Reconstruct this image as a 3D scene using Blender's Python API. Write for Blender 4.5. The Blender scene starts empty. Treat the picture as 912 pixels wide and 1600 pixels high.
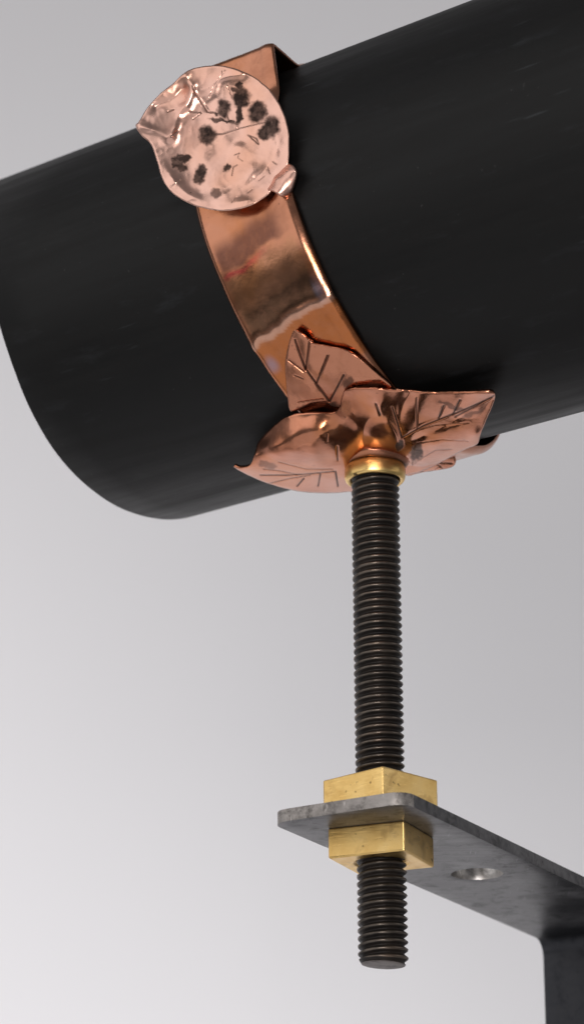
import bpy, bmesh, math, random
import numpy as np
from mathutils import Vector, Matrix, noise, geometry

random.seed(4)
sc = bpy.context.scene
MM = 0.001                                   # geometry below is written in millimetres

# ------------------------------------------------------------------ camera
F_PX, PITCH, ROLL = 4962.3, math.radians(19.377), math.radians(-0.429)
W_PX, H_PX = 912.0, 1600.0
CAM = np.array([-21.07, -755.72, -232.66])
FWD = np.array([0, math.cos(PITCH), math.sin(PITCH)])
_up = np.array([0, -math.sin(PITCH), math.cos(PITCH)])
_rt = np.array([1.0, 0, 0])
RIGHT = _rt * math.cos(ROLL) + _up * math.sin(ROLL)
UP = _up * math.cos(ROLL) - _rt * math.sin(ROLL)
ORG = np.array([0, 0, 42.0])                 # top of the rod
D0 = float((ORG - CAM) @ FWD)

cd = bpy.data.cameras.new("camera")
cam = bpy.data.objects.new("camera", cd)
sc.collection.objects.link(cam)
cam.matrix_world = Matrix(((RIGHT[0], UP[0], -FWD[0], CAM[0] * MM),
                           (RIGHT[1], UP[1], -FWD[1], CAM[1] * MM),
                           (RIGHT[2], UP[2], -FWD[2], CAM[2] * MM), (0, 0, 0, 1)))
cd.sensor_fit = 'VERTICAL'
cd.sensor_height = 24.0
cd.lens = F_PX / H_PX * 24.0
cd.clip_start, cd.clip_end = 0.02, 50
cd.dof.use_dof = True
cd.dof.focus_distance = (D0 - 22) * MM
cd.dof.aperture_fstop = 13.0
sc.camera = cam

# ------------------------------------------------------------------ light
world = bpy.data.worlds.new("World")
sc.world = world
world.use_nodes = True
bg = world.node_tree.nodes["Background"]
bg.inputs[0].default_value = (0.93, 0.95, 1.0, 1)
bg.inputs[1].default_value = 0.15


def area_light(name, loc, target, sx, sy, power, col):
    ld = bpy.data.lights.new(name, 'AREA')
    ld.shape = 'RECTANGLE'
    ld.size, ld.size_y, ld.energy, ld.color = sx, sy, power, col
    o = bpy.data.objects.new(name, ld)
    sc.collection.objects.link(o)
    o.location = loc
    o.rotation_euler = (Vector(target) - Vector(loc)).to_track_quat('-Z', 'Y').to_euler()
    return o


area_light("window_light", (-1.5, -0.6, 0.62), (0, 0.05, 0.0), 1.8, 1.8, 9.5, (1.0, 0.98, 0.97))
area_light("side_fill_light", (1.5, -0.35, 0.5), (0, 0, 0.0), 1.0, 1.0, 2.6, (1.0, 0.97, 0.94))  # added bright area out of frame, lifts the right faces of the nuts
area_light("front_lamp", (-0.15, -1.25, -0.13), (0, 0.1, 0.05), 0.42, 0.42, 9.0, (1.0, 0.96, 0.94))
area_light("bounce_light", (-0.35, -0.2, -0.8), (-0.05, 0.05, 0.0), 1.7, 1.3, 3.4, (0.98, 0.98, 1.0))  # area light in place of bounce from an unseen pale surface below
area_light("wall_fill_light", (-0.30, 0.11, -0.15), (-0.30, 0.80, -0.15), 0.3, 0.3, 3.2, (0.985, 0.975, 0.99))  # added unseen lamp, brightens only the wall

sc.cycles.glossy_bounces = 3
sc.view_settings.view_transform = 'Standard'
sc.view_settings.look = 'None'
sc.view_settings.exposure = 0.0
sc.view_settings.gamma = 1.0
sc.view_settings.use_curve_mapping = False

# ------------------------------------------------------------------ helpers


def mesh_obj(name, verts, faces, mat, parent=None, origin=(0, 0, 0), smooth=True):
    """verts in world millimetres; origin in millimetres"""
    base = np.array(parent['_o']) if parent is not None else np.zeros(3)
    org = np.array(origin, float) if parent is None else base
    v = (np.asarray(verts, float) - org) * MM
    me = bpy.data.meshes.new(name)
    me.from_pydata(v.tolist(), [], [list(map(int, f)) for f in faces])
    me.materials.append(mat)
    if smooth:
        me.polygons.foreach_set('use_smooth', [True] * len(me.polygons))
    o = bpy.data.objects.new(name, me)
    sc.collection.objects.link(o)
    if parent is not None:
        o.parent = parent
    else:
        o.location = org * MM
    o['_o'] = [float(x) for x in org]
    return o


def empty(name, origin):
    o = bpy.data.objects.new(name, None)
    sc.collection.objects.link(o)
    o.location = Vector(origin) * MM
    o.empty_display_size = 0.02
    o['_o'] = [float(x) for x in origin]
    return o


def tag(o, label, cat, group=None, kind=None):
    o['label'] = label
    o['category'] = cat
    if group:
        o['group'] = group
    if kind:
        o['kind'] = kind


def set_stain_reflection(o, rgba):
    a = o.data.attributes.new('stain_reflection', 'FLOAT_COLOR', 'POINT')
    a.data.foreach_set('color', np.asarray(rgba, np.float32).ravel())


def nz(x, y=0.0, z=0.0):
    return noise.noise(Vector((x, y, z)))


def bevel(o, w, seg=2, ang=30):
    m = o.modifiers.new('bevel', 'BEVEL')
    m.width, m.segments, m.limit_method, m.angle_limit = w * MM, seg, 'ANGLE', math.radians(ang)
    return m


def solidify(o, t, offset=-1.0):
    m = o.modifiers.new('solidify', 'SOLIDIFY')
    m.thickness, m.offset = t * MM, offset
    return m


# ------------------------------------------------------------------ materials
class NT:
    def __init__(self, name):
        self.m = bpy.data.materials.new(name)
        self.m.use_nodes = True
        self.t = self.m.node_tree
        self.b = self.t.nodes['Principled BSDF']

    def n(self, kind, **kw):
        x = self.t.nodes.new(kind)
        for k, v in kw.items():
            setattr(x, k, v)
        return x

    def l(self, a, b):
        self.t.links.new(a, b)

    def coord(self, scale=(1, 1, 1), rot=(0, 0, 0)):
        tc = self.n('ShaderNodeTexCoord')
        mp = self.n('ShaderNodeMapping')
        mp.inputs['Scale'].default_value = scale
        mp.inputs['Rotation'].default_value = rot
        self.l(tc.outputs['Object'], mp.inputs[0])
        return mp.outputs[0]

    def noise(self, vec, scale, detail=4, rough=0.55, dist=0.0):
        x = self.n('ShaderNodeTexNoise')
        x.inputs['Scale'].default_value = scale
        x.inputs['Detail'].default_value = detail
        x.inputs['Roughness'].default_value = rough
        x.inputs['Distortion'].default_value = dist
        self.l(vec, x.inputs['Vector'])
        return x.outputs['Fac']

    def ramp(self, fac, stops):
        r = self.n('ShaderNodeValToRGB')
        el = r.color_ramp.elements
        while len(el) < len(stops):
            el.new(0.5)
        for e, (p, c) in zip(el, stops):
            e.position = p
            e.color = (*c, 1) if isinstance(c, (tuple, list)) else (c, c, c, 1)
        self.l(fac, r.inputs[0])
        return r.outputs[0]

    def mix(self, fac, a, b, mode='MIX'):
        x = self.n('ShaderNodeMix', data_type='RGBA', blend_type=mode)
        if hasattr(fac, 'is_linked'):
            self.l(fac, x.inputs[0])
        else:
            x.inputs[0].default_value = fac
        for v, i in ((a, 6), (b, 7)):
            if hasattr(v, 'is_linked'):
                self.l(v, x.inputs[i])
            else:
                x.inputs[i].default_value = (*v, 1)
        return x.outputs[2]

    def math(self, op, a, b=0.0, c=None):
        x = self.n('ShaderNodeMath', operation=op)
        for i, v in enumerate((a, b) if c is None else (a, b, c)):
            if hasattr(v, 'is_linked'):
                self.l(v, x.inputs[i])
            else:
                x.inputs[i].default_value = v
        return x.outputs[0]

    def bump(self, h, strength, dist, prev=None):
        x = self.n('ShaderNodeBump')
        x.inputs['Strength'].default_value = strength
        x.inputs['Distance'].default_value = dist
        self.l(h, x.inputs['Height'])
        if prev is not None:
            self.l(prev, x.inputs['Normal'])
        return x.outputs[0]


def copper(name, light, dark, warm, rough=(0.2, 0.36), bump=0.25):
    k = NT(name)
    v = k.coord()
    n1 = k.noise(v, 70, 5, 0.6, 0.6)
    n2 = k.noise(v, 220, 4, 0.6, 0.3)
    n3 = k.noise(v, 38, 3, 0.5, 1.0)
    c = k.ramp(n1, [(0.3, dark), (0.5, light), (0.72, light)])
    c = k.mix(k.ramp(n3, [(0.48, 0.0), (0.68, 0.8)]), c, warm)
    pits = k.ramp(k.noise(v, 700, 2, 0.5), [(0.22, 0.7), (0.29, 0.0)])
    c = k.mix(pits, c, (0.10, 0.05, 0.035))
    at = k.n('ShaderNodeAttribute', attribute_name='stain_reflection')
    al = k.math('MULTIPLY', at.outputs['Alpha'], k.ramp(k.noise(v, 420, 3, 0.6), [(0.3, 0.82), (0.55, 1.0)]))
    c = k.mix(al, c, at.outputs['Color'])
    k.l(c, k.b.inputs['Base Color'])
    lum = k.n('ShaderNodeRGBToBW')
    k.l(at.outputs['Color'], lum.inputs[0])
    inky = k.math('MULTIPLY', al, k.math('LESS_THAN', lum.outputs[0], 0.05))
    k.l(k.math('SUBTRACT', 1.0, k.math('MULTIPLY', inky, 0.1)), k.b.inputs['Metallic'])
    r = k.ramp(n2, [(0.3, rough[0]), (0.7, rough[1])])
    r = k.math('ADD', r, k.math('MULTIPLY', inky, 0.3))
    k.l(r, k.b.inputs['Roughness'])
    b = k.bump(k.noise(v, 130, 2, 0.5, 0.4), bump, 0.0006)
    b = k.bump(k.noise(v, 900, 2, 0.5), 0.12, 0.0002, b)
    k.l(b, k.b.inputs['Normal'])
    return k.m


M = {}
M['band'] = copper('copper_band', (0.54, 0.235, 0.14), (0.38, 0.155, 0.09), (0.50, 0.185, 0.075), (0.16, 0.28), 0.06)
M['leaf'] = copper('copper_leaf', (0.60, 0.25, 0.15), (0.44, 0.165, 0.09), (0.55, 0.19, 0.065), (0.15, 0.27), 0.07)
M['disc'] = copper('copper_disc', (0.84, 0.51, 0.41), (0.72, 0.40, 0.31), (0.78, 0.41, 0.28), (0.24, 0.38), 0.07)


def brass_mat():
    k = NT('brass')
    v = k.coord()
    n1 = k.noise(v, 90, 5, 0.6, 0.3)
    c = k.ramp(n1, [(0.3, (0.72, 0.45, 0.145)), (0.55, (0.89, 0.61, 0.235)), (0.75, (0.92, 0.66, 0.30))])
    tar = k.ramp(k.noise(v, 130, 4, 0.6, 0.8), [(0.54, 0.0), (0.74, 0.7)])
    c = k.mix(tar, c, (0.42, 0.24, 0.085))
    sp = k.ramp(k.noise(v, 330, 2, 0.5), [(0.27, 0.9), (0.32, 0.0)])
    c = k.mix(sp, c, (0.09, 0.05, 0.025))
    k.l(c, k.b.inputs['Base Color'])
    k.b.inputs['Metallic'].default_value = 1.0
    sv = k.coord((1, 1, 14))
    n2 = k.noise(sv, 260, 3, 0.6)
    k.l(k.ramp(n2, [(0.3, 0.26), (0.7, 0.44)]), k.b.inputs['Roughness'])
    k.l(k.bump(n2, 0.10, 0.0003), k.b.inputs['Normal'])
    return k.m


def pipe_mat():
    k = NT('black_pipe_surface')
    v = k.coord()
    lv = k.coord((2.0, 26, 26))               # streaks along the pipe (object x = axis)
    st = k.noise(lv, 7, 6, 0.65)
    n1 = k.noise(v, 25, 5, 0.6)
    c = k.ramp(st, [(0.3, (0.003, 0.0029, 0.0029)), (0.7, (0.0058, 0.0054, 0.0052))])
    sc1 = k.ramp(k.noise(k.coord((9, 120, 120), (0.2, 0.1, 0.5)), 6, 2, 0.4), [(0.68, 0.0), (0.76, 0.4)])
    sc1 = k.math('MULTIPLY', sc1, k.ramp(n1, [(0.5, 0.0), (0.62, 1.0)]))
    c = k.mix(sc1, c, (0.05, 0.055, 0.06))
    rub = k.ramp(k.noise(k.coord((5, 22, 22), (0.0, 0.0, 0.12)), 8, 5, 0.7), [(0.58, 0.0), (0.75, 0.55)])
    c = k.mix(rub, c, (0.017, 0.018, 0.020))
    dust = k.ramp(k.noise(v, 900, 1, 0.4), [(0.79, 0.0), (0.81, 0.3)])
    c = k.mix(dust, c, (0.06, 0.06, 0.06))
    k.l(c, k.b.inputs['Base Color'])
    k.l(k.ramp(st, [(0.3, 0.42), (0.7, 0.62)]), k.b.inputs['Roughness'])
    k.b.inputs['Specular IOR Level'].default_value = 0.2
    b = k.bump(st, 0.10, 0.0005)
    b = k.bump(k.noise(v, 600, 3, 0.6), 0.08, 0.0002, b)
    k.l(b, k.b.inputs['Normal'])
    return k.m


def rod_mat():
    """oily black roots, crests rubbed back to brownish steel"""
    k = NT('blackened_steel')
    v = k.coord()
    n1 = k.noise(v, 160, 4, 0.6)
    sep = k.n('ShaderNodeSeparateXYZ')
    k.l(v, sep.inputs[0])
    r = k.math('SQRT', k.math('ADD', k.math('POWER', sep.outputs[0], 2.0), k.math('POWER', sep.outputs[1], 2.0)))
    r = k.math('ADD', r, k.math('MULTIPLY', k.math('SUBTRACT', n1, 0.5), 0.0007))
    mr = k.n('ShaderNodeMapRange', interpolation_type='SMOOTHSTEP')
    mr.inputs['From Min'].default_value = 0.00572
    mr.inputs['From Max'].default_value = 0.00602
    k.l(r, mr.inputs['Value'])
    worn = mr.outputs[0]
    lo = k.ramp(n1, [(0.35, (0.010, 0.008, 0.007)), (0.7, (0.026, 0.019, 0.015))])
    hi = k.ramp(k.noise(v, 60, 4, 0.6), [(0.35, (0.075, 0.062, 0.052)), (0.55, (0.15, 0.125, 0.105)), (0.72, (0.22, 0.16, 0.12))])
    k.l(k.mix(worn, lo, hi), k.b.inputs['Base Color'])
    k.l(k.math('MULTIPLY_ADD', worn, 0.6, 0.25), k.b.inputs['Metallic'])
    k.l(k.math('SUBTRACT', 0.52, k.math('MULTIPLY', worn, 0.2)), k.b.inputs['Roughness'])
    k.b.inputs['Specular IOR Level'].default_value = 0.3
    k.l(k.bump(k.noise(v, 900, 2, 0.5), 0.25, 0.0002), k.b.inputs['Normal'])
    return k.m


def steel_mat(name, lo, hi, r0, r1, metallic=0.85, dark_from=None):
    k = NT(name)
    v = k.coord()
    st = k.noise(k.coord((1, 14, 14)), 40, 5, 0.65)
    n1 = k.noise(v, 45, 5, 0.62, 0.4)
    c = k.ramp(n1, [(0.3, lo), (0.68, hi)])
    c = k.mix(k.ramp(st, [(0.35, 0.0), (0.7, 0.35)]), c, tuple(x * 1.4 for x in hi))
    mot = k.noise(v, 190, 5, 0.7, 0.5)
    c = k.mix(k.ramp(mot, [(0.36, 0.75), (0.5, 0.0)]), c, tuple(x * 0.55 for x in lo))
    c = k.mix(k.ramp(k.noise(k.coord((30, 2, 6), (0, 0, 0.6)), 45, 2, 0.5), [(0.66, 0.0), (0.74, 0.5)]), c, tuple(x * 1.5 for x in hi))
    sp = k.ramp(k.noise(k.coord((1.0, 2.2, 1.0)), 240, 3, 0.5), [(0.30, 0.9), (0.37, 0.0)])
    sp = k.math('MULTIPLY', sp, k.ramp(k.noise(v, 28, 2), [(0.45, 0.0), (0.6, 1.0)]))
    c = k.mix(sp, c, (0.03, 0.024, 0.02))
    if dark_from is not None:                # near-black tone from the bend onwards
        dt = k.n('ShaderNodeVectorMath', operation='DOT_PRODUCT')
        k.l(v, dt.inputs[0]); dt.inputs[1].default_value = (0.4736, 0.8807, 0)
        pos = k.math('ADD', dt.outputs['Value'], k.math('MULTIPLY', k.math('SUBTRACT', k.noise(v, 60, 4, 0.6), 0.5), 0.02))
        sc_ = k.n('ShaderNodeMapRange', interpolation_type='SMOOTHSTEP')
        sc_.inputs['From Min'].default_value = dark_from; sc_.inputs['From Max'].default_value = dark_from + 0.012
        k.l(pos, sc_.inputs['Value'])
        c = k.mix(k.math('MULTIPLY', sc_.outputs[0], 0.9), c, (0.018, 0.019, 0.023))
    k.l(c, k.b.inputs['Base Color'])
    k.b.inputs['Metallic'].default_value = metallic
    k.l(k.ramp(n1, [(0.3, r0), (0.7, r1)]), k.b.inputs['Roughness'])
    k.l(k.bump(k.noise(v, 320, 4, 0.6), 0.18, 0.0003), k.b.inputs['Normal'])
    return k.m


def wall_mat():
    k = NT('matt_white_wall')
    v = k.coord()
    c = k.ramp(k.noise(v, 2.2, 3, 0.5), [(0.3, (0.735, 0.722, 0.735)), (0.7, (0.76, 0.746, 0.758))])
    smudge = k.ramp(k.noise(v, 7, 2, 0.5, 0.3), [(0.66, 0.0), (0.8, 0.25)])
    c = k.mix(smudge, c, (0.62, 0.60, 0.60))
    k.l(c, k.b.inputs['Base Color'])
    k.b.inputs['Roughness'].default_value = 0.85
    k.b.inputs['Specular IOR Level'].default_value = 0.2
    k.l(k.bump(k.noise(v, 300, 3, 0.6), 0.15, 0.001), k.b.inputs['Normal'])
    return k.m


M['brass'] = brass_mat()
M['pipe'] = pipe_mat()
M['rod'] = rod_mat()
M['steel'] = steel_mat('flat_bar_steel', (0.05, 0.05, 0.053), (0.19, 0.185, 0.19), 0.30, 0.5, 0.85, 0.058)
M['cut'] = steel_mat('sawn_steel', (0.13, 0.115, 0.105), (0.42, 0.39, 0.37), 0.42, 0.6, 0.8)
M['rodend'] = steel_mat('sawn_rod_end', (0.07, 0.055, 0.05), (0.20, 0.17, 0.155), 0.4, 0.6, 0.7)
M['bore'] = steel_mat('drilled_steel', (0.25, 0.235, 0.225), (0.70, 0.67, 0.65), 0.3, 0.5, 0.9)
M['wall'] = wall_mat()

# ------------------------------------------------------------------ setting: the wall behind
WALL_Y = 800.0
wv = [(-1600, WALL_Y, -1400), (1600, WALL_Y, -1400), (1600, WALL_Y, 1700), (-1600, WALL_Y, 1700),
      (-1600, WALL_Y + 20, -1400), (1600, WALL_Y + 20, -1400), (1600, WALL_Y + 20, 1700), (-1600, WALL_Y + 20, 1700)]
wf = [(0, 1, 2, 3), (5, 4, 7, 6), (0, 4, 5, 1), (3, 2, 6, 7), (0, 3, 7, 4), (1, 5, 6, 2)]
wall = mesh_obj('wall', wv, wf, M['wall'], origin=(0, WALL_Y, 0), smooth=False)
wall['kind'] = 'structure'

# ------------------------------------------------------------------ pipe
PR, PZ = 52.8, 102.9
YAW, TILT = math.radians(-41.461), math.radians(-1.752)
AX = np.array([math.cos(YAW) * math.cos(TILT), math.sin(YAW) * math.cos(TILT), math.sin(TILT)])
E1 = np.cross(AX, [0, 0, 1.0]); E1 /= np.linalg.norm(E1)     # towards the front
E2 = np.cross(E1, AX)                                        # up
PC = np.array([0, 0, PZ])


def cyl(s, th, r):
    return PC + AX * s + r * (math.cos(th) * E1 + math.sin(th) * E2)


def pipe():
    n = 160
    prof = [(-83.8, PR - 5), (-83.8, PR - 4.5), (-83.8, PR - 0.9), (-83.6, PR - 0.35), (-83.0, PR)]
    for i in range(1, 30):
        prof.append((-83 + i * 11.0, PR))
    prof += [(240.0, PR), (240.6, PR - 0.6), (240.6, PR - 5)]
    # object x along the axis so that the streaks follow the pipe
    vs, fs = [], []
    for (s, r) in prof:
        for j in range(n):
            a = 2 * math.pi * j / n
            rr = r
            ss = s
            thd = math.degrees(math.atan2(math.sin(a), math.cos(a)))
            if s < -82.9:                       # hand-cut end, slightly ragged, running out longer towards the top
                far = max(0.0, 1 - abs(thd - 75) / 112.0)
                ss -= 44 * far * far
                ss += 0.35 * nz(math.cos(a) * 4, math.sin(a) * 4, 3) + 0.5 * nz(math.cos(a) * 1.2, math.sin(a) * 1.2, 9)
            vs.append((ss, rr * math.cos(a), rr * math.sin(a)))
    m = len(prof)
    for i in range(m):
        k = (i + 1) % m
        for j in range(n):
            j2 = (j + 1) % n
            fs.append((i * n + j, i * n + j2, k * n + j2, k * n + j))
    me = bpy.data.meshes.new('black_pipe')
    me.from_pydata([tuple(c * MM for c in v) for v in vs], [], fs)
    me.materials.append(M['pipe'])
    me.polygons.foreach_set('use_smooth', [True] * len(me.polygons))
    bm = bmesh.new(); bm.from_mesh(me); bmesh.ops.recalc_face_normals(bm, faces=bm.faces); bm.to_mesh(me); bm.free()
    o = bpy.data.objects.new('black_pipe', me)
    sc.collection.objects.link(o)
    o.matrix_world = Matrix(((AX[0], E1[0], E2[0], PC[0] * MM), (AX[1], E1[1], E2[1], PC[1] * MM),
                             (AX[2], E1[2], E2[2], PC[2] * MM), (0, 0, 0, 1)))
    m = o.modifiers.new('es', 'EDGE_SPLIT'); m.split_angle = math.radians(40)
    tag(o, 'thick matt black pipe running diagonally through the copper clamp', 'pipe')
    return o


pipe()

# ------------------------------------------------------------------ sheet metal helpers


def catmull(pts, closed=False, n=8):
    pts = [np.asarray(p, float) for p in pts]
    out = []
    m = len(pts)
    rng = range(m if closed else m - 1)
    for i in rng:
        if closed:
            p0, p1, p2, p3 = pts[i - 1], pts[i], pts[(i + 1) % m], pts[(i + 2) % m]
        else:
            p0, p1, p2, p3 = pts[max(i - 1, 0)], pts[i], pts[i + 1], pts[min(i + 2, m - 1)]
        for j in range(n):
            t = j / n
            out.append(0.5 * (2 * p1 + (p2 - p0) * t + (2 * p0 - 5 * p1 + 4 * p2 - p3) * t * t + (3 * p1 - p0 - 3 * p2 + p3) * t ** 3))
    if not closed:
        out.append(pts[-1])
    return np.array(out)


def resample(pl, step, closed=False):
    pl = np.asarray(pl, float)
    if closed:
        pl = np.vstack([pl, pl[:1]])
    d = np.hypot(*np.diff(pl, axis=0).T)
    c = np.concatenate([[0], np.cumsum(d)])
    n = max(3, int(round(c[-1] / step)))
    t = np.linspace(0, c[-1], n + 1)
    if closed:
        t = t[:-1]
    return np.stack([np.interp(t, c, pl[:, 0]), np.interp(t, c, pl[:, 1])], 1)


def inside(poly, x, y):
    r = np.zeros(len(x), bool)
    px, py = poly[:, 0], poly[:, 1]
    qx, qy = np.roll(px, -1), np.roll(py, -1)
    for a, b, c, d in zip(px, py, qx, qy):
        if b == d:
            continue
        hit = ((b > y) != (d > y)) & (x < (c - a) * (y - b) / (d - b) + a)
        r ^= hit
    return r


def seg_dist(pl, x, y):
    best = np.full(len(x), 1e9)
    for (a, b), (c, d) in zip(pl[:-1], pl[1:]):
        dx, dy = c - a, d - b
        L = dx * dx + dy * dy + 1e-12
        t = np.clip(((x - a) * dx + (y - b) * dy) / L, 0, 1)
        best = np.minimum(best, np.hypot(x - a - t * dx, y - b - t * dy))
    return best


def tps(ctrl):
    c = np.array(ctrl, float)
    x, y, w = c[:, 0] / 100, c[:, 1] / 100, c[:, 2]
    n = len(c)

    def phi(r2):
        return np.where(r2 > 1e-12, 0.5 * r2 * np.log(r2 + 1e-12), 0)
    K = phi((x[:, None] - x) ** 2 + (y[:, None] - y) ** 2) + np.eye(n) * 0.004
    Pm = np.stack([np.ones(n), x, y], 1)
    A = np.zeros((n + 3, n + 3))
    A[:n, :n] = K; A[:n, n:] = Pm; A[n:, :n] = Pm.T
    sol = np.linalg.solve(A, np.concatenate([w, np.zeros(3)]))

    def ev(X, Y):
        X, Y = np.asarray(X) / 100, np.asarray(Y) / 100
        k = phi((X[:, None] - x) ** 2 + (Y[:, None] - y) ** 2)
        return k @ sol[:n] + sol[n] + sol[n + 1] * X + sol[n + 2] * Y
    return ev


def ray_dirs(px, py):
    d = FWD[None] + RIGHT[None] * ((px - W_PX / 2) / F_PX)[:, None] - UP[None] * ((py - H_PX / 2) / F_PX)[:, None]
    return d                                    # d . FWD == 1


def to_world(px, py, w):
    return CAM + ray_dirs(np.asarray(px, float), np.asarray(py, float)) * (D0 + np.asarray(w, float))[:, None]


def pipe_w(px, py, r):
    """distance behind ORG (mm, along the lens axis) of a cylinder of radius r round the pipe axis"""
    d = ray_dirs(np.array([px], float), np.array([py], float))[0]
    o = CAM - PC
    dp, op = d - AX * (d @ AX), o - AX * (o @ AX)
    a, b, c = dp @ dp, 2 * dp @ op, op @ op - r * r
    q = b * b - 4 * a * c
    return (-b - math.sqrt(max(q, 0))) / 2 / a - D0


def clear_w(px, py, r):
    d = ray_dirs(px, py)
    o = CAM - PC
    dp = d - (d @ AX)[:, None] * AX
    op = o - AX * (o @ AX)
    a, b, c = (dp * dp).sum(1), 2 * dp @ op, op @ op - r * r
    q = b * b - 4 * a * c
    return np.where(q > 0, (-b - np.sqrt(np.maximum(q, 0))) / 2 / a - D0, 1e3)


def over_pipe(fn, r):
    """keep a sheet clear of the pipe and strap it lies on"""
    return lambda px, py: np.minimum(fn(px, py), clear_w(px, py, r + 0.8 * smooth_step(625, 665, px) * smooth_step(635, 680, py)))


def smooth_step(e0, e1, x):
    t = np.clip((x - e0) / (e1 - e0), 0, 1)
    return t * t * (3 - 2 * t)


def sheet(name, outline, wfun, mat, parent, lines=(), ridges=(), blots=(), step=1.5, thick=0.9,
          wob=(0.0, 30.0), seed=0.0, lip=0.35, corner=6, line_scale=1.0):
    """A beaten sheet: real curved surface with its own thickness. lines = engraved grooves
    (polyline, half width, depth mm, darkness); ridges = raised folds (polyline, half width, height mm);
    blots = dark patina (x, y, rx, ry, angle, strength)."""
    ol = resample(catmull(outline, True, corner), step, True)
    ol = ol + np.array([[0.5 * nz(p[0] * .09, p[1] * .09, seed), 0.5 * nz(p[0] * .09, p[1] * .09, seed + 7)] for p in ol])
    x0, y0 = ol.min(0); x1, y1 = ol.max(0)
    gx, gy = np.meshgrid(np.arange(x0, x1, step), np.arange(y0, y1, step * 0.87))
    gx[1::2] += step / 2
    gx, gy = gx.ravel(), gy.ravel()
    k = inside(ol, gx, gy)
    gx, gy = gx[k], gy[k]
    ring = np.vstack([ol, ol[:1]])
    k = seg_dist(ring, gx, gy) > step * 0.6
    gx, gy = gx[k], gy[k]
    X = np.concatenate([ol[:, 0], gx]); Y = np.concatenate([ol[:, 1], gy])
    nb = len(ol)
    res = geometry.delaunay_2d_cdt([Vector((a, b)) for a, b in zip(X, Y)],
                                   [(i, (i + 1) % nb) for i in range(nb)], [list(range(nb))], 1, 1e-5)
    V = np.array([(v.x, v.y) for v in res[0]]); T = res[2]
    X, Y = V[:, 0], V[:, 1]
    w = wfun(X, Y)
    bd = seg_dist(ring, X, Y)
    w = w + lip * np.clip(1 - bd / 3.0, 0, 1) ** 2
    for (pl, hw, h) in ridges:
        d = seg_dist(catmull(pl, False, 6), X, Y)
        amp = np.array([0.75 + 0.6 * nz(a * .05, b * .05, seed + 31 + hw) for a, b in zip(X, Y)])
        w = w - h * amp * np.exp(-(d / hw) ** 1.5)
    if wob[0]:
        w = w + wob[0] * np.array([nz(a / wob[1], b / wob[1], seed) + 0.3 * nz(a / wob[1] * 2.3, b / wob[1] * 2.3, seed + 5) + 0.14 * abs(nz(a / wob[1] * 4.1, b / wob[1] * 4.1, seed + 15)) for a, b in zip(X, Y)])
    st = np.zeros((len(X), 4)); st[:, :3] = (0.016, 0.011, 0.010)
    for (pl, hw, dep, dk) in lines:
        hw = hw * 1.05 * line_scale
        d = seg_dist(np.asarray(pl, float), X, Y)
        g = np.clip(1 - (d / (hw * 1.5)) ** 2, 0, 1)
        w = w + dep * g
        st[:, 3] = np.maximum(st[:, 3], dk * smooth_step(hw * 1.35, hw * 0.4, d))
    if blots:
        jx = np.array([nz(a * .11, b * .11, seed + 11) + .6 * nz(a * .3, b * .3, seed + 2) for a, b in zip(X, Y)])
        jy = np.array([nz(a * .11, b * .11, seed + 21) + .6 * nz(a * .3, b * .3, seed + 4) for a, b in zip(X, Y)])
        for (bx, by, rx, ry, an, sg) in blots:
            ca, sa = math.cos(an), math.sin(an)
            dx, dy = X + 3.5 * jx - bx, Y + 3.5 * jy - by
            e = np.hypot((dx * ca + dy * sa) / rx, (-dx * sa + dy * ca) / ry)
            st[:, 3] = np.maximum(st[:, 3], sg * smooth_step(1.25, 0.7, e))
    P = to_world(X, Y, w)
    F = []
    for t in T:                                  # face the front
        a, b, c = (P[i] for i in t[:3])
        F.append(list(t) if np.cross(b - a, c - a) @ FWD < 0 else list(t)[::-1])
    o = mesh_obj(name, P, F, mat, parent)
    set_stain_reflection(o, st)
    solidify(o, thick)
    return o


def zoomed(pts, ox, oy, s):
    return [(ox + a / s, oy + b / s) for a, b in pts]


# ------------------------------------------------------------------ the copper clamp
clamp = empty('copper_clamp', (0, 0, 44))
tag(clamp, 'copper clamp band with ivy leaves and a stamped disc round the black pipe', 'clamp')

# --- band: closed strap, snug in front, folded to a ridge above, loose under the pipe
S0, S1 = -15.6, 15.6            # half width of the strap


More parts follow.
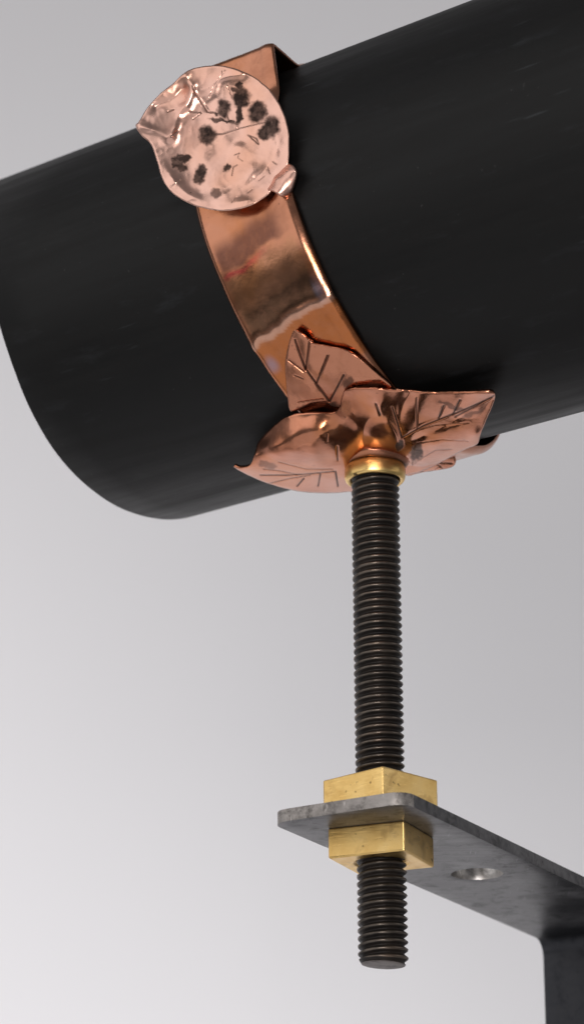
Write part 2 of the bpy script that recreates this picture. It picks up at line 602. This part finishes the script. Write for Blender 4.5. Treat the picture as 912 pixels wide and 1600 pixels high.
def band():
    def pol(deg, r):
        return (r * math.cos(math.radians(deg)), r * math.sin(math.radians(deg)))
    key = [pol(d, 53.3) for d in (100, 90, 80, 70, 62, 57)] + [pol(53.5, 53.6), (36.5, 42.9), (41.5, 43.0), (44.9, 42.9), (45.8, 42.0), (46.2, 39.0), (46.7, 34.5)]
    key += [pol(30, 54.9)] + [pol(d, 55.0 + 1.5 * math.exp(-((d + 118) / 20.0) ** 2)) for d in range(22, -140, -8)] + [pol(d, 54.8) for d in range(-140, -256, -8)]
    pl = resample(catmull(key, False, 10), 0.5, False)
    n = len(pl)
    tg = np.gradient(pl, axis=0)
    tg /= np.hypot(tg[:, 0], tg[:, 1])[:, None]
    nr = np.stack([-tg[:, 1], tg[:, 0]], 1)
    if (nr[n // 2] @ pl[n // 2]) < 0:
        nr = -nr
    ks = 58
    P, st = [], []
    s_ = np.linspace(S0, S1, ks + 1)
    arc0 = next(i for i in range(n) if pl[i][1] < -8)
    for i in range(n):
        th = math.degrees(math.atan2(pl[i][1], pl[i][0]))
        sc_ = -6.6 + 9.7 * math.cos(math.radians(th)) - 15.7 * math.sin(math.radians(th))   # the strap sits askew on the pipe
        for s in s_:
            e = min(s - S0, S1 - s)
            d = -1.6 * (0.3 if 24 < th < 56 else 1.0) * max(0.0, 1 - e / 2.4) ** 2.0 + 0.10 * math.exp(-((e - 3.1) / 1.1) ** 2)
            d += 0.16 * nz(s * .10, i * .035, 1.0) + 0.10 * nz(s * .22, i * .09, 4.0)
            q = th - 0.24 * (s + 0.5) + 1.3 * nz((s + 10.5) * .12, i * .035, 12) + 0.8 * nz((s + 10.5) * .3, i * .08, 13)
            d += 0.42 * math.exp(-((q + 38.0) / 1.5) ** 2)          # crease across the strap
            f = pl[i] + nr[i] * d
            ss = s + sc_ + 0.25 * nz(i * .03, 0, 8 if s < 0 else 3)
            P.append(PC + AX * ss + E1 * f[0] + E2 * f[1])
            # heat patina, plus dark, tan, red and pale reflections painted into the colour
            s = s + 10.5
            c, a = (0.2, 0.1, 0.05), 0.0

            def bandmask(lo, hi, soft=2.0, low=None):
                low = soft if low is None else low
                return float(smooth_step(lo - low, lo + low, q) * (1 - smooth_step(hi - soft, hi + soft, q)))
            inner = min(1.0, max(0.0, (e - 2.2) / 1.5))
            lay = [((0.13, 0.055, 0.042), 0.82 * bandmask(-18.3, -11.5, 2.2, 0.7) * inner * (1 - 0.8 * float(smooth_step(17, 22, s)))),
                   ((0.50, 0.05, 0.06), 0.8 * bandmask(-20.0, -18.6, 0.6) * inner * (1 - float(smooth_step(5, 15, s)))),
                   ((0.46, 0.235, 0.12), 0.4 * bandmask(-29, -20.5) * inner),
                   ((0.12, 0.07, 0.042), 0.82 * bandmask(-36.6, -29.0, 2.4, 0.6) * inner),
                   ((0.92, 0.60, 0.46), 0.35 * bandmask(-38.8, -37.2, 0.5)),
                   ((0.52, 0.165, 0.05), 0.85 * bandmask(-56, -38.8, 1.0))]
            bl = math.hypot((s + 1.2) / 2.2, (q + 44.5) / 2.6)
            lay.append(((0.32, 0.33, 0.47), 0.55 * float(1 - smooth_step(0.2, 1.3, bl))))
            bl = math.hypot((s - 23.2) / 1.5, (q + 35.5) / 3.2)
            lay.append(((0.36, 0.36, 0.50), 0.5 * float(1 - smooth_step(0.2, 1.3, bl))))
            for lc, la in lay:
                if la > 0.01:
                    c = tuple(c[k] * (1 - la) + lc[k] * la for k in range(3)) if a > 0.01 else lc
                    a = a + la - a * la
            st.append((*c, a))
    F = []
    w = ks + 1
    for i in range(n - 1):
        k = i + 1
        for j in range(ks):
            F.append((i * w + j, k * w + j, k * w + j + 1, i * w + j + 1))
    P = np.array(P)
    a, b, c = P[F[0][0]], P[F[0][1]], P[F[0][2]]
    nv = np.cross(b - a, c - b)
    h = n // 2 * ks
    nv = np.cross(P[F[h][1]] - P[F[h][0]], P[F[h][2]] - P[F[h][1]])
    out = nr[n // 2][0] * E1 + nr[n // 2][1] * E2
    if nv @ out < 0:
        F = [f[::-1] for f in F]
    o = mesh_obj('band', P, F, M['band'], clamp)
    set_stain_reflection(o, st)
    solidify(o, 1.0)
    return o


band()

# --- boss over the rod head and the brass collar below it


def lathe(name, prof, mat, parent=None, origin=(0, 0, 0), n=64, centre=(0, 0), closed=True, wob=0.0):
    vs, fs = [], []
    for (r, z) in prof:
        for j in range(n):
            a = 2 * math.pi * j / n
            rr = r + wob * nz(math.cos(a) * 2.2, math.sin(a) * 2.2, z * .3)
            vs.append((centre[0] + rr * math.cos(a), centre[1] + rr * math.sin(a), z + wob * nz(math.cos(a) * 1.5, math.sin(a) * 1.5, 5 + z * .1)))
    m = len(prof)
    for i in range(m if closed else m - 1):
        k = (i + 1) % m
        for j in range(n):
            j2 = (j + 1) % n
            fs.append((i * n + j, i * n + j2, k * n + j2, k * n + j))
    o = mesh_obj(name, vs, fs, mat, parent, origin)
    bm = bmesh.new(); bm.from_mesh(o.data); bmesh.ops.recalc_face_normals(bm, faces=bm.faces); bm.to_mesh(o.data); bm.free()
    return o


def clean(o):
    set_stain_reflection(o, np.zeros((len(o.data.vertices), 4)))
    return o


boss = clean(lathe('boss', [(6.2, 45.1), (7.5, 45.2), (8.3, 45.7), (8.8, 46.5), (8.9, 47.4), (8.6, 48.4), (7.6, 49.4), (6.2, 49.7)], M['leaf'], clamp, wob=0.45))
# dark flux left in the soldered joint above the collar
boss.data.attributes['stain_reflection'].data.foreach_set('color', np.array([(0.03, 0.018, 0.013, max(0.0, min(0.85, (46.0 - (v.co.z / MM + 44)) * 1.1))) for v in boss.data.vertices], np.float32).ravel())
collar_prof = []
for t in np.linspace(0, 2 * math.pi, 20, endpoint=False):
    x, z = math.cos(t), math.sin(t)
    collar_prof.append((6.85 + 0.85 * math.copysign(abs(x) ** 0.75, x), 43.2 + 2.1 * math.copysign(abs(z) ** 0.62, z)))
collar = lathe('collar', collar_prof, M['brass'], clamp, wob=0.12)
collar['label'] = 'polished brass collar at the top of the rod'

# --- large ivy leaf under the pipe
LZ = (350, 500, 1.94)


def pw(q, gap):
    return (q[0], q[1], pipe_w(q[0], q[1], PR + gap))


big_out = zoomed([(28, 445), (50, 447), (78, 440), (92, 402), (107, 365), (150, 320), (200, 288), (268, 279), (328, 279), (351, 263), (355, 234), (371, 211),
                  (430, 207), (500, 211), (560, 214), (630, 220), (700, 219), (770, 220), (812, 221), (820, 230), (814, 256), (795, 300), (777, 345), (766, 376), (722, 396),
                  (690, 414), (640, 440), (590, 462), (545, 472), (520, 490), (470, 515), (420, 524), (378, 521), (330, 525), (240, 522), (150, 501), (80, 474)], *LZ)
big_ctrl = [(365, 729, 9), (389, 727, 3), (396, 706, 1), pw((404, 688), 4), pw((427, 665), 4), pw((453, 648), 4.2), pw((489, 644), 4.4), pw((520, 643), 4.0),
            pw((533, 621), 4.0), pw((541, 609), 5), pw((600, 608), 5.5), pw((640, 610), 5.5), pw((711, 612), 5), pw((765, 614), 5.5),
            (770, 629, -36), (757, 660, -27), (745, 692, -14), (721, 704, -7), (706, 713, -2), (670, 728, 5), (631, 742, 12),
            (588, 764, 22), (546, 768, 23), (520, 770, 23), (474, 769, 22), (427, 758, 18), (391, 745, 13),
            (420, 700, -6), (460, 685, -13), (500, 680, -17), (440, 725, 0), (490, 728, -1), (525, 720, -3), (540, 745, 7), (470, 750, 12), (510, 752, 12),
            (588, 690, -8), (560, 700, -7.5), (620, 700, -7.5), (548, 660, -18), (590, 655, -20), (640, 660, -23), (690, 650, -28), (735, 640, -34),
            (700, 685, -14), (650, 705, -7), (635, 720, 2)]
big_lines = [(zoomed(p, *LZ), hw, dp, dk) for p, hw, dp, dk in [
    ([(110, 470), (190, 470), (260, 466), (340, 458)], 1.1, .35, .75),
    ([(292, 466), (285, 503)], 1.3, .4, .9), ([(242, 480), (222, 503)], 1.3, .4, .9), ([(338, 462), (345, 503)], 1.5, .45, .95),
    ([(130, 497), (200, 480), (262, 470)], 0.9, .3, .6), ([(120, 452), (165, 456), (220, 468)], 0.9, .3, .55), ([(165, 430), (250, 452), (330, 452)], 0.8, .25, .45),
    ([(312, 346), (310, 368)], 1.3, .4, .9), ([(342, 384), (344, 425)], 1.5, .4, .8),
    ([(460, 255), (473, 288)], 1.5, .45, .95), ([(509, 264), (524, 310), (538, 356)], 1.4, .45, .95),
    ([(583, 238), (584, 335)], 0.9, .35, .8),
    ([(540, 356), (600, 322), (655, 300), (730, 270), (812, 234)], 1.2, .45, .9), ([(700, 292), (760, 262), (815, 230)], 1.3, .35, .8),
    ([(664, 260), (650, 296)], 1.5, .45, .95), ([(713, 243), (693, 286)], 1.5, .45, .95),
    ([(560, 340), (640, 318), (740, 312)], 0.7, .2, .45), ([(570, 375), (660, 362), (740, 368)], 0.7, .2, .4),
    ([(575, 385), (570, 440)], 1.0, .3, .7), ([(590, 425), (640, 395), (690, 392)], 0.7, .25, .5)]]
big_ridges = [([(588, 622), (600, 650), (625, 690)], 13, 1.6), ([(640, 612), (625, 650), (630, 690)], 11, -1.5), ([(535, 640), (560, 665), (585, 685)], 14, 1.3),
              ([(400, 712), (460, 705), (530, 715)], 14, 1.4), ([(640, 690), (700, 662), (765, 622)], 10, -1.3), ([(650, 700), (700, 690), (742, 680)], 9, 1.2)]
z = lambda a, b: (350 + a / 1.94, 500 + b / 1.94)
big_blots = [(*z(582, 402), 9, 16, 0.3, .85), (*z(690, 262), 24, 4, 0.35, .55), (*z(130, 440), 14, 6, .2, .45), (*z(530, 380), 5, 9, .4, .9), (*z(750, 285), 22, 4, -.4, .5),
             (*z(370, 270), 8, 14, .2, .3)]
big = sheet('large_leaf', big_out, over_pipe(tps(big_ctrl), PR + 3.6), M['leaf'], clamp, big_lines, big_ridges, big_blots, step=1.35, wob=(0.4, 65), seed=3.3)
big['label'] = 'broad copper ivy leaf with engraved veins spreading under the pipe'

# --- small lobe behind its right edge
lobe_out = zoomed([(560, 400), (640, 400), (690, 408), (702, 428), (690, 446), (650, 455), (600, 462), (552, 472), (540, 440)], *LZ)
lobe_ctrl = [(640, 706, 1), (706, 712, 4), (711, 722, 6), (702, 731, 9), (670, 736, 12), (631, 743, 15), (628, 725, 8), (665, 720, 5)]
lobe_lines = [(zoomed(p, *LZ), hw, .3, dk) for p, hw, dk in [([(596, 460), (640, 432), (692, 434)], 0.9, .75), ([(640, 432), (662, 450)], .9, .7), ([(668, 433), (640, 452)], .7, .5)]]
lobe = sheet('leaf_lobe', lobe_out, tps(lobe_ctrl), M['leaf'], clamp, lobe_lines, wob=(0.3, 20), seed=8.1, step=1.4)

# --- small leaf pointing up the strap
up_out = zoomed([(209, 34), (226, 36), (244, 48), (268, 70), (315, 79), (370, 92), (420, 125), (470, 170), (506, 204), (470, 222), (400, 240), (360, 262), (330, 262), (310, 248),
                 (270, 250), (235, 268), (203, 278), (193, 240), (188, 190), (185, 130), (194, 80)], *LZ)
up_ctrl = [pw((456, 520), 3.7), pw((489, 536), 3.7), pw((541, 548), 3.7), pw((592, 588), 3.9), pw((606, 604), 4.2), pw((560, 620), 3.6), pw((520, 628), 3.2), pw((489, 630), 3.2), pw((455, 642), 3.3),
           pw((446, 580), 3.5), pw((480, 580), 4.2), pw((520, 590), 4.0), pw((555, 590), 4.4), pw((500, 555), 3.9)]
up_lines = [(zoomed(p, *LZ), hw, .4, dk) for p, hw, dk in [
    ([(215, 60), (232, 110), (247, 148), (282, 196), (319, 247)], 1.5, .95), ([(258, 66), (247, 150)], 1.3, .9), ([(196, 122), (242, 157)], 1.4, .92),
    ([(314, 108), (281, 190)], 1.4, .92), ([(363, 166), (320, 246)], 1.6, .95), ([(213, 168), (238, 178)], 1.2, .85), ([(225, 250), (300, 240)], .8, .5)]]
upl = sheet('small_leaf', up_out, tps(up_ctrl), M['leaf'], clamp, up_lines, [([(458, 530), (478, 575), (514, 625)], 9, -0.7)],
            [(*z(372, 190), 7, 10, .5, .7), (*z(290, 262), 34, 6, -.08, .9), (*z(430, 200), 26, 3, -.15, .5)], wob=(0.35, 45), seed=6.0, step=1.2, lip=0.12)
upl['label'] = 'small copper leaf pointing up along the band'

# --- stamped disc in front of the ridge
ND = 0.98 * E1 - 0.06 * E2 + 0.28 * AX
ND /= np.linalg.norm(ND)
X0 = PC + AX * 8 + E1 * 58.3 - E2 * 3
DZ = (180, 50, 2.85)
DC = (180 + 450 / 2.85, 50 + 480 / 2.85)


def disc_w(px, py):
    d = ray_dirs(px, py)
    t = ((X0 - CAM) @ ND) / (d @ ND)
    r = np.hypot(px - DC[0], py - DC[1]) / 112
    dish = 2.4 * (1 - np.clip(r, 0, 1.1) ** 2.2)                 # hollowed towards the middle
    return t - D0 + dish


disc_out = zoomed([(92, 418), (106, 398), (150, 330), (200, 275), (255, 232), (298, 190), (340, 165), (400, 152), (470, 150), (540, 165), (610, 195), (670, 240), (710, 286),
                   (745, 350), (768, 420), (776, 500), (770, 585), (745, 650), (700, 705), (640, 755), (570, 785), (480, 797), (400, 786), (330, 765), (270, 730), (230, 690),
                   (205, 640), (185, 570), (158, 500), (118, 462)], *DZ)
dz = lambda a, b: (180 + a / 2.85, 50 + b / 2.85)
disc_lines = [(zoomed(p, *DZ), hw, dp, dk) for p, hw, dp, dk in [
    ([(342, 242), (375, 300), (412, 356), (450, 360)], 0.9, .3, .8), ([(330, 354), (385, 362), (348, 388)], 0.9, .25, .85),
    ([(410, 460), (480, 455), (548, 432), (548, 330)], 0.9, .25, .85), ([(488, 345), (512, 402), (545, 410)], 0.9, .2, .8),
    ([(548, 432), (640, 410), (690, 400)], 0.7, .2, .7), ([(500, 240), (520, 290), (548, 330)], 0.8, .2, .8),
    ([(420, 290), (440, 240), (490, 172)], 0.7, .3, .35), ([(235, 355), (262, 345)], 1.0, .25, .85), ([(245, 465), (280, 440)], 1.0, .25, .8),
    ([(600, 465), (640, 500), (632, 475), (590, 460)], 0.9, .2, .75), ([(530, 550), (555, 540), (545, 560), (570, 575)], .6, .15, .7), ([(520, 640), (528, 600), (545, 590)], .7, .2, .75),
    ([(700, 575), (720, 590)], .7, .15, .6), ([(680, 600), (690, 630)], .7, .15, .5), ([(590, 715), (610, 700)], .7, .15, .6), ([(640, 660), (665, 640)], .7, .15, .5),
    ([(250, 690), (290, 660)], .7, .15, .5), ([(520, 760), (540, 735)], .6, .15, .5), ([(300, 590), (260, 560)], .6, .15, .4)]]
disc_ridges = [(zoomed(p, *DZ), hw, h) for p, hw, h in [
    ([(320, 200), (345, 245), (330, 300), (285, 370), (250, 460)], 8, 1.5), ([(300, 250), (250, 300), (180, 330)], 9, -1.1), ([(110, 420), (180, 440), (230, 470)], 9, 1.0),
    ([(400, 540), (480, 510), (570, 520), (610, 570), (570, 660), (490, 720)], 13, 0.7), ([(380, 500), (470, 490), (560, 480)], 10, -0.5),
    ([(700, 400), (720, 520), (660, 620), (560, 700)], 10, -0.8), ([(230, 620), (320, 720), (450, 765), (600, 750)], 10, 0.9), ([(430, 270), (470, 210), (560, 190)], 8, 0.7),
    ([(360, 260), (420, 340)], 6, -0.7)]]
disc_blots = [(*dz(a, b), rx / 2.5, ry / 2.5, an, sg) for a, b, rx, ry, an, sg in [
    (410, 458, 34, 38, 0, .97), (632, 357, 35, 44, .2, .97), (690, 425, 36, 48, .35, .97), (665, 455, 30, 25, 0, .95), (560, 295, 36, 42, .2, .97), (552, 360, 14, 55, .05, .95),
    (555, 240, 13, 24, -.2, .95), (530, 255, 16, 12, .5, .9), (482, 340, 28, 36, .1, .95), (448, 366, 9, 8, 0, .9), (470, 394, 46, 9, .1, .9), (515, 398, 22, 8, .3, .9),
    (275, 575, 28, 28, 0, .95), (310, 565, 26, 18, 0, .95), (298, 605, 24, 16, 0, .93), (385, 620, 24, 30, 0, .95), (372, 655, 24, 20, .2, .95), (497, 606, 17, 15, 0, .95),
    (447, 716, 20, 22, 0, .75), (220, 410, 40, 60, .4, .35), (345, 380, 20, 10, .2, .2)]]
disc = sheet('disc', disc_out, disc_w, M['disc'], clamp, disc_lines, disc_ridges, disc_blots, step=1.2, wob=(0.68, 48), seed=1.7, thick=0.8, line_scale=0.8)
disc['label'] = 'round beaten copper disc with dark berry marks'
curl_out = zoomed([(660, 690), (700, 620), (745, 585), (785, 590), (808, 615), (808, 645), (793, 700), (770, 733), (738, 732), (705, 712)], *DZ)
cx0, cy0 = dz(760, 660)
curl = sheet('curled_tab', curl_out, lambda px, py: disc_w(px, py) - 1.5 + 0.007 * ((px - cx0) * .75 + (py - cy0) * .66) ** 2, M['disc'], disc,
             ridges=[(zoomed([(715, 650), (760, 625), (800, 620)], *DZ), 7, 0.6)], wob=(0.25, 22), seed=9, step=1.4)

# ------------------------------------------------------------------ threaded rod
PITCH_T, R_MAJ, R_MIN = 1.90, 6.08, 5.1


def rod():
    zb, zt = -82.3, 48.5
    n, dz_ = 64, PITCH_T / 10
    m = int((zt - zb) / dz_)
    vs, fs = [], []
    for i in range(m + 1):
        zz = zb + i * dz_
        for j in range(n):
            a = 2 * math.pi * j / n
            ph = (zz / PITCH_T - j / n) % 1.0
            t = 1 - abs(2 * ph - 1)
            t = min(1.0, max(0.0, (t - 0.08) / 0.78))
            r = R_MIN + (R_MAJ - R_MIN) * (0.75 * t + 0.25 * t * t * (3 - 2 * t))
            r += 0.07 * nz(math.cos(a) * 3, math.sin(a) * 3, zz * .9)
            up_ = zz - zb
            if up_ < 0.9:
                r = min(r, R_MIN + 0.15 + 0.6 * up_)
            cut = 0.10 * math.cos(a) * 6 * max(0, 1 - up_ / 3)       # end sawn a little off square
            vs.append((r * math.cos(a), r * math.sin(a), zz - cut * 0.55))
    for i in range(m):
        for j in range(n):
            j2 = (j + 1) % n
            fs.append((i * n + j, i * n + j2, (i + 1) * n + j2, (i + 1) * n + j))
    o = mesh_obj('threaded_rod', vs, fs, M['rod'], None, (0, 0, zb))
    tag(o, 'upright blackened steel threaded rod below the copper leaves', 'rod')
    # sawn face
    ev, ef = [], []
    for k, rr in enumerate((5.3, 4.9, 3.4, 1.7)):
        for j in range(n):
            a = 2 * math.pi * j / n
            x, y = rr * math.cos(a), rr * math.sin(a)
            ev.append((x, y, zb - 0.055 * x * 1.0 - (0.0 if k == 0 else 0.12) + 0.06 * nz(x * .6, y * 2.5, 1)))
    for k in range(3):
        for j in range(n):
            j2 = (j + 1) % n
            ef.append((k * n + j, (k + 1) * n + j, (k + 1) * n + j2, k * n + j2))
    ef.append([3 * n + j for j in range(n)][::-1])
    e = mesh_obj('sawn_end', ev, ef, M['rodend'], o)
    e['label'] = 'bare sawn end face of the rod'
    bm = bmesh.new(); bm.from_mesh(e.data); bmesh.ops.recalc_face_normals(bm, faces=bm.faces); bm.to_mesh(e.data); bm.free()
    return o


rod()

# ------------------------------------------------------------------ brass square nuts
BZ0, BZ1 = -50.0, -46.9                           # underside and top of the bracket


def square_nut(z0, z1, half, ang, label, seed):
    """square block with a round threaded bore and a countersink on both faces"""
    n = 64
    vs, fs = [], []
    loops = []

    def loop(fn, z):
        b = len(vs)
        for j in range(n):
            a = 2 * math.pi * j / n + math.pi / 4
            x, y = fn(a)
            vs.append((x, y, z))
        loops.append(b)

    def sq(h):
        def f(a):
            c, s = math.cos(a), math.sin(a)
            k = h / max(abs(c), abs(s))
            x, y = c * k, s * k
            return (x * math.cos(ang) - y * math.sin(ang), x * math.sin(ang) + y * math.cos(ang))
        return f

    def ci(r):
        return lambda a: (r * math.cos(a + ang), r * math.sin(a + ang))
    loop(ci(5.6), z1 - 0.9); loop(ci(6.9), z1); loop(sq(half), z1); loop(sq(half), z0); loop(ci(6.9), z0); loop(ci(5.6), z0 + 0.9)
    for k in range(6):
        a, b = loops[k], loops[(k + 1) % 6]
        for j in range(n):
            j2 = (j + 1) % n
            fs.append((a + j, a + j2, b + j2, b + j))
    o = mesh_obj('square_nut', vs, fs, M['brass'], None, (0, 0, z0), smooth=False)
    bm = bmesh.new(); bm.from_mesh(o.data); bmesh.ops.recalc_face_normals(bm, faces=bm.faces); bm.to_mesh(o.data); bm.free()
    bevel(o, 0.45, 3, 50)
    tag(o, label, 'nut', 'brass nuts on the rod')
    return o


square_nut(BZ1, -36.7, 9.95, math.radians(46), 'square brass nut on top of the steel bracket', 0)
square_nut(-57.4, BZ0, 9.9, math.radians(-23), 'square brass nut tightened against the underside of the bracket', 1)

# ------------------------------------------------------------------ bent steel bracket
PY = math.radians(28.27)
U = np.array([math.sin(PY), math.cos(PY), 0]); SV = np.array([-math.cos(PY), math.sin(PY), 0])


def bracket():
    u0, s_r, s_l = -21.2, -18.5, 18.5
    ri, u_in = 4.8, 137.0                          # inside bend radius, inner face of the upright leg
    th = BZ1 - BZ0
    # side profile (u, z): inner line then outer line
    inner, outer = [], []
    for u in np.linspace(u0, u_in - ri, 12):
        inner.append((u, BZ0)); outer.append((u, BZ1))
    for k in range(1, 13):
        a = math.pi / 2 * k / 12
        cu, cz_ = u_in - ri, BZ0 - ri
        inner.append((cu + ri * math.sin(a), cz_ + ri * math.cos(a)))
        outer.append((cu + (ri + th) * math.sin(a), cz_ + (ri + th) * math.cos(a)))
    for zz in np.linspace(BZ0 - ri - 10, -260, 8):
        inner.append((u_in, zz)); outer.append((u_in + th, zz))
    cols = list(np.linspace(s_r, s_l, 9))
    vs, fs = [], []
    m, w = len(inner), len(cols)
    for lay in (inner, outer):
        for (u, zz) in lay:
            for s in cols:
                x = U * (u - (0.9 + 0.05 * (18.5 - s) if u < u0 + 1 else 0)) + SV * s      # end sawn slightly askew
                vs.append((x[0], x[1], zz))
    N = m * w
    for i in range(m - 1):
        for j in range(w - 1):
            a = i * w + j
            fs.append((a, a + 1, a + w + 1, a + w))
            fs.append((N + a, N + a + w, N + a + w + 1, N + a + 1))
    for i in range(m - 1):
        for j in (0, w - 1):
            a = i * w + j
            fs.append((a, a + w, N + a + w, N + a))
    for i in (0, m - 1):
        for j in range(w - 1):
            a = i * w + j
            fs.append((a, a + 1, N + a + 1, N + a))
    o = mesh_obj('steel_bracket', vs, fs, M['steel'], None, (U[0] * 60, U[1] * 60, BZ0), smooth=False)
    o.data.materials.append(M['cut'])
    bm = bmesh.new(); bm.from_mesh(o.data)
    bmesh.ops.recalc_face_normals(bm, faces=bm.faces)
    # round the two free corners of the plate (vertical edges at the end)
    ed = []
    for e in bm.edges:
        d = (e.verts[0].co - e.verts[1].co)
        if abs(d.z) > 0.003 and math.hypot(d.x, d.y) < 1e-5:
            c = (e.verts[0].co + e.verts[1].co) / 2 / MM + Vector(o['_o'])
            uu = c.x * U[0] + c.y * U[1]; ss = c.x * SV[0] + c.y * SV[1]
            if abs(uu - u0) < 3.4 and abs(abs(ss) - 18.5) < .1:
                ed.append(e)
    bmesh.ops.bevel(bm, geom=ed, offset=4.6 * MM, segments=5, affect='EDGES', profile=0.5)
    bm.to_mesh(o.data); bm.free()
    # drilled holes: one for the rod, one spare
    cutters = []
    for (u, s, r) in ((0, 0, 6.5), (51.9, -1.3, 6.7)):
        c = U * u + SV * s
        cv, cf = [], []
        n = 48
        for zz in (BZ0 - 3, BZ1 + 3):
            for j in range(n):
                a = 2 * math.pi * j / n
                cv.append((c[0] + r * math.cos(a), c[1] + r * math.sin(a), zz))
        for j in range(n):
            cf.append((j, (j + 1) % n, n + (j + 1) % n, n + j))
        cf.append(list(range(n))[::-1]); cf.append(list(range(n, 2 * n)))
        k = mesh_obj('cut', cv, cf, M['bore'], None, (0, 0, 0), smooth=False)
        bo = o.modifiers.new('hole', 'BOOLEAN'); bo.object = k; bo.operation = 'DIFFERENCE'; bo.solver = 'EXACT'
        bo.material_mode = 'TRANSFER'
        cutters.append(k)
    bv = bevel(o, 0.8, 3, 35)
    dg = bpy.context.evaluated_depsgraph_get(); dg.update()
    me = bpy.data.meshes.new_from_object(o.evaluated_get(dg))
    o.modifiers.clear(); old = o.data; o.data = me; me.name = 'steel_bracket'
    for k in cutters:
        bpy.data.objects.remove(k, do_unlink=True)
    # sawn end and drilled walls are brighter than the mill-finish faces
    cut_i = next((i for i, mm in enumerate(me.materials) if mm == M['cut']), None)
    if cut_i is None:
        me.materials.append(M['cut']); cut_i = len(me.materials) - 1
    org = Vector(o['_o'])
    for p in me.polygons:
        c = Vector(p.center) / MM + org
        uu = c.x * U[0] + c.y * U[1]
        if uu < u0 + 2.0 and abs(p.normal.z) < 0.8:
            p.material_index = cut_i
    for p in me.polygons:
        p.use_smooth = True
    e = o.modifiers.new('es', 'EDGE_SPLIT'); e.split_angle = math.radians(28)
    tag(o, 'grey flat steel bracket with a drilled hole, bent down at the right', 'bracket')
    return o


bracket()
for o in sc.objects:
    if '_o' in o:
        del o['_o']
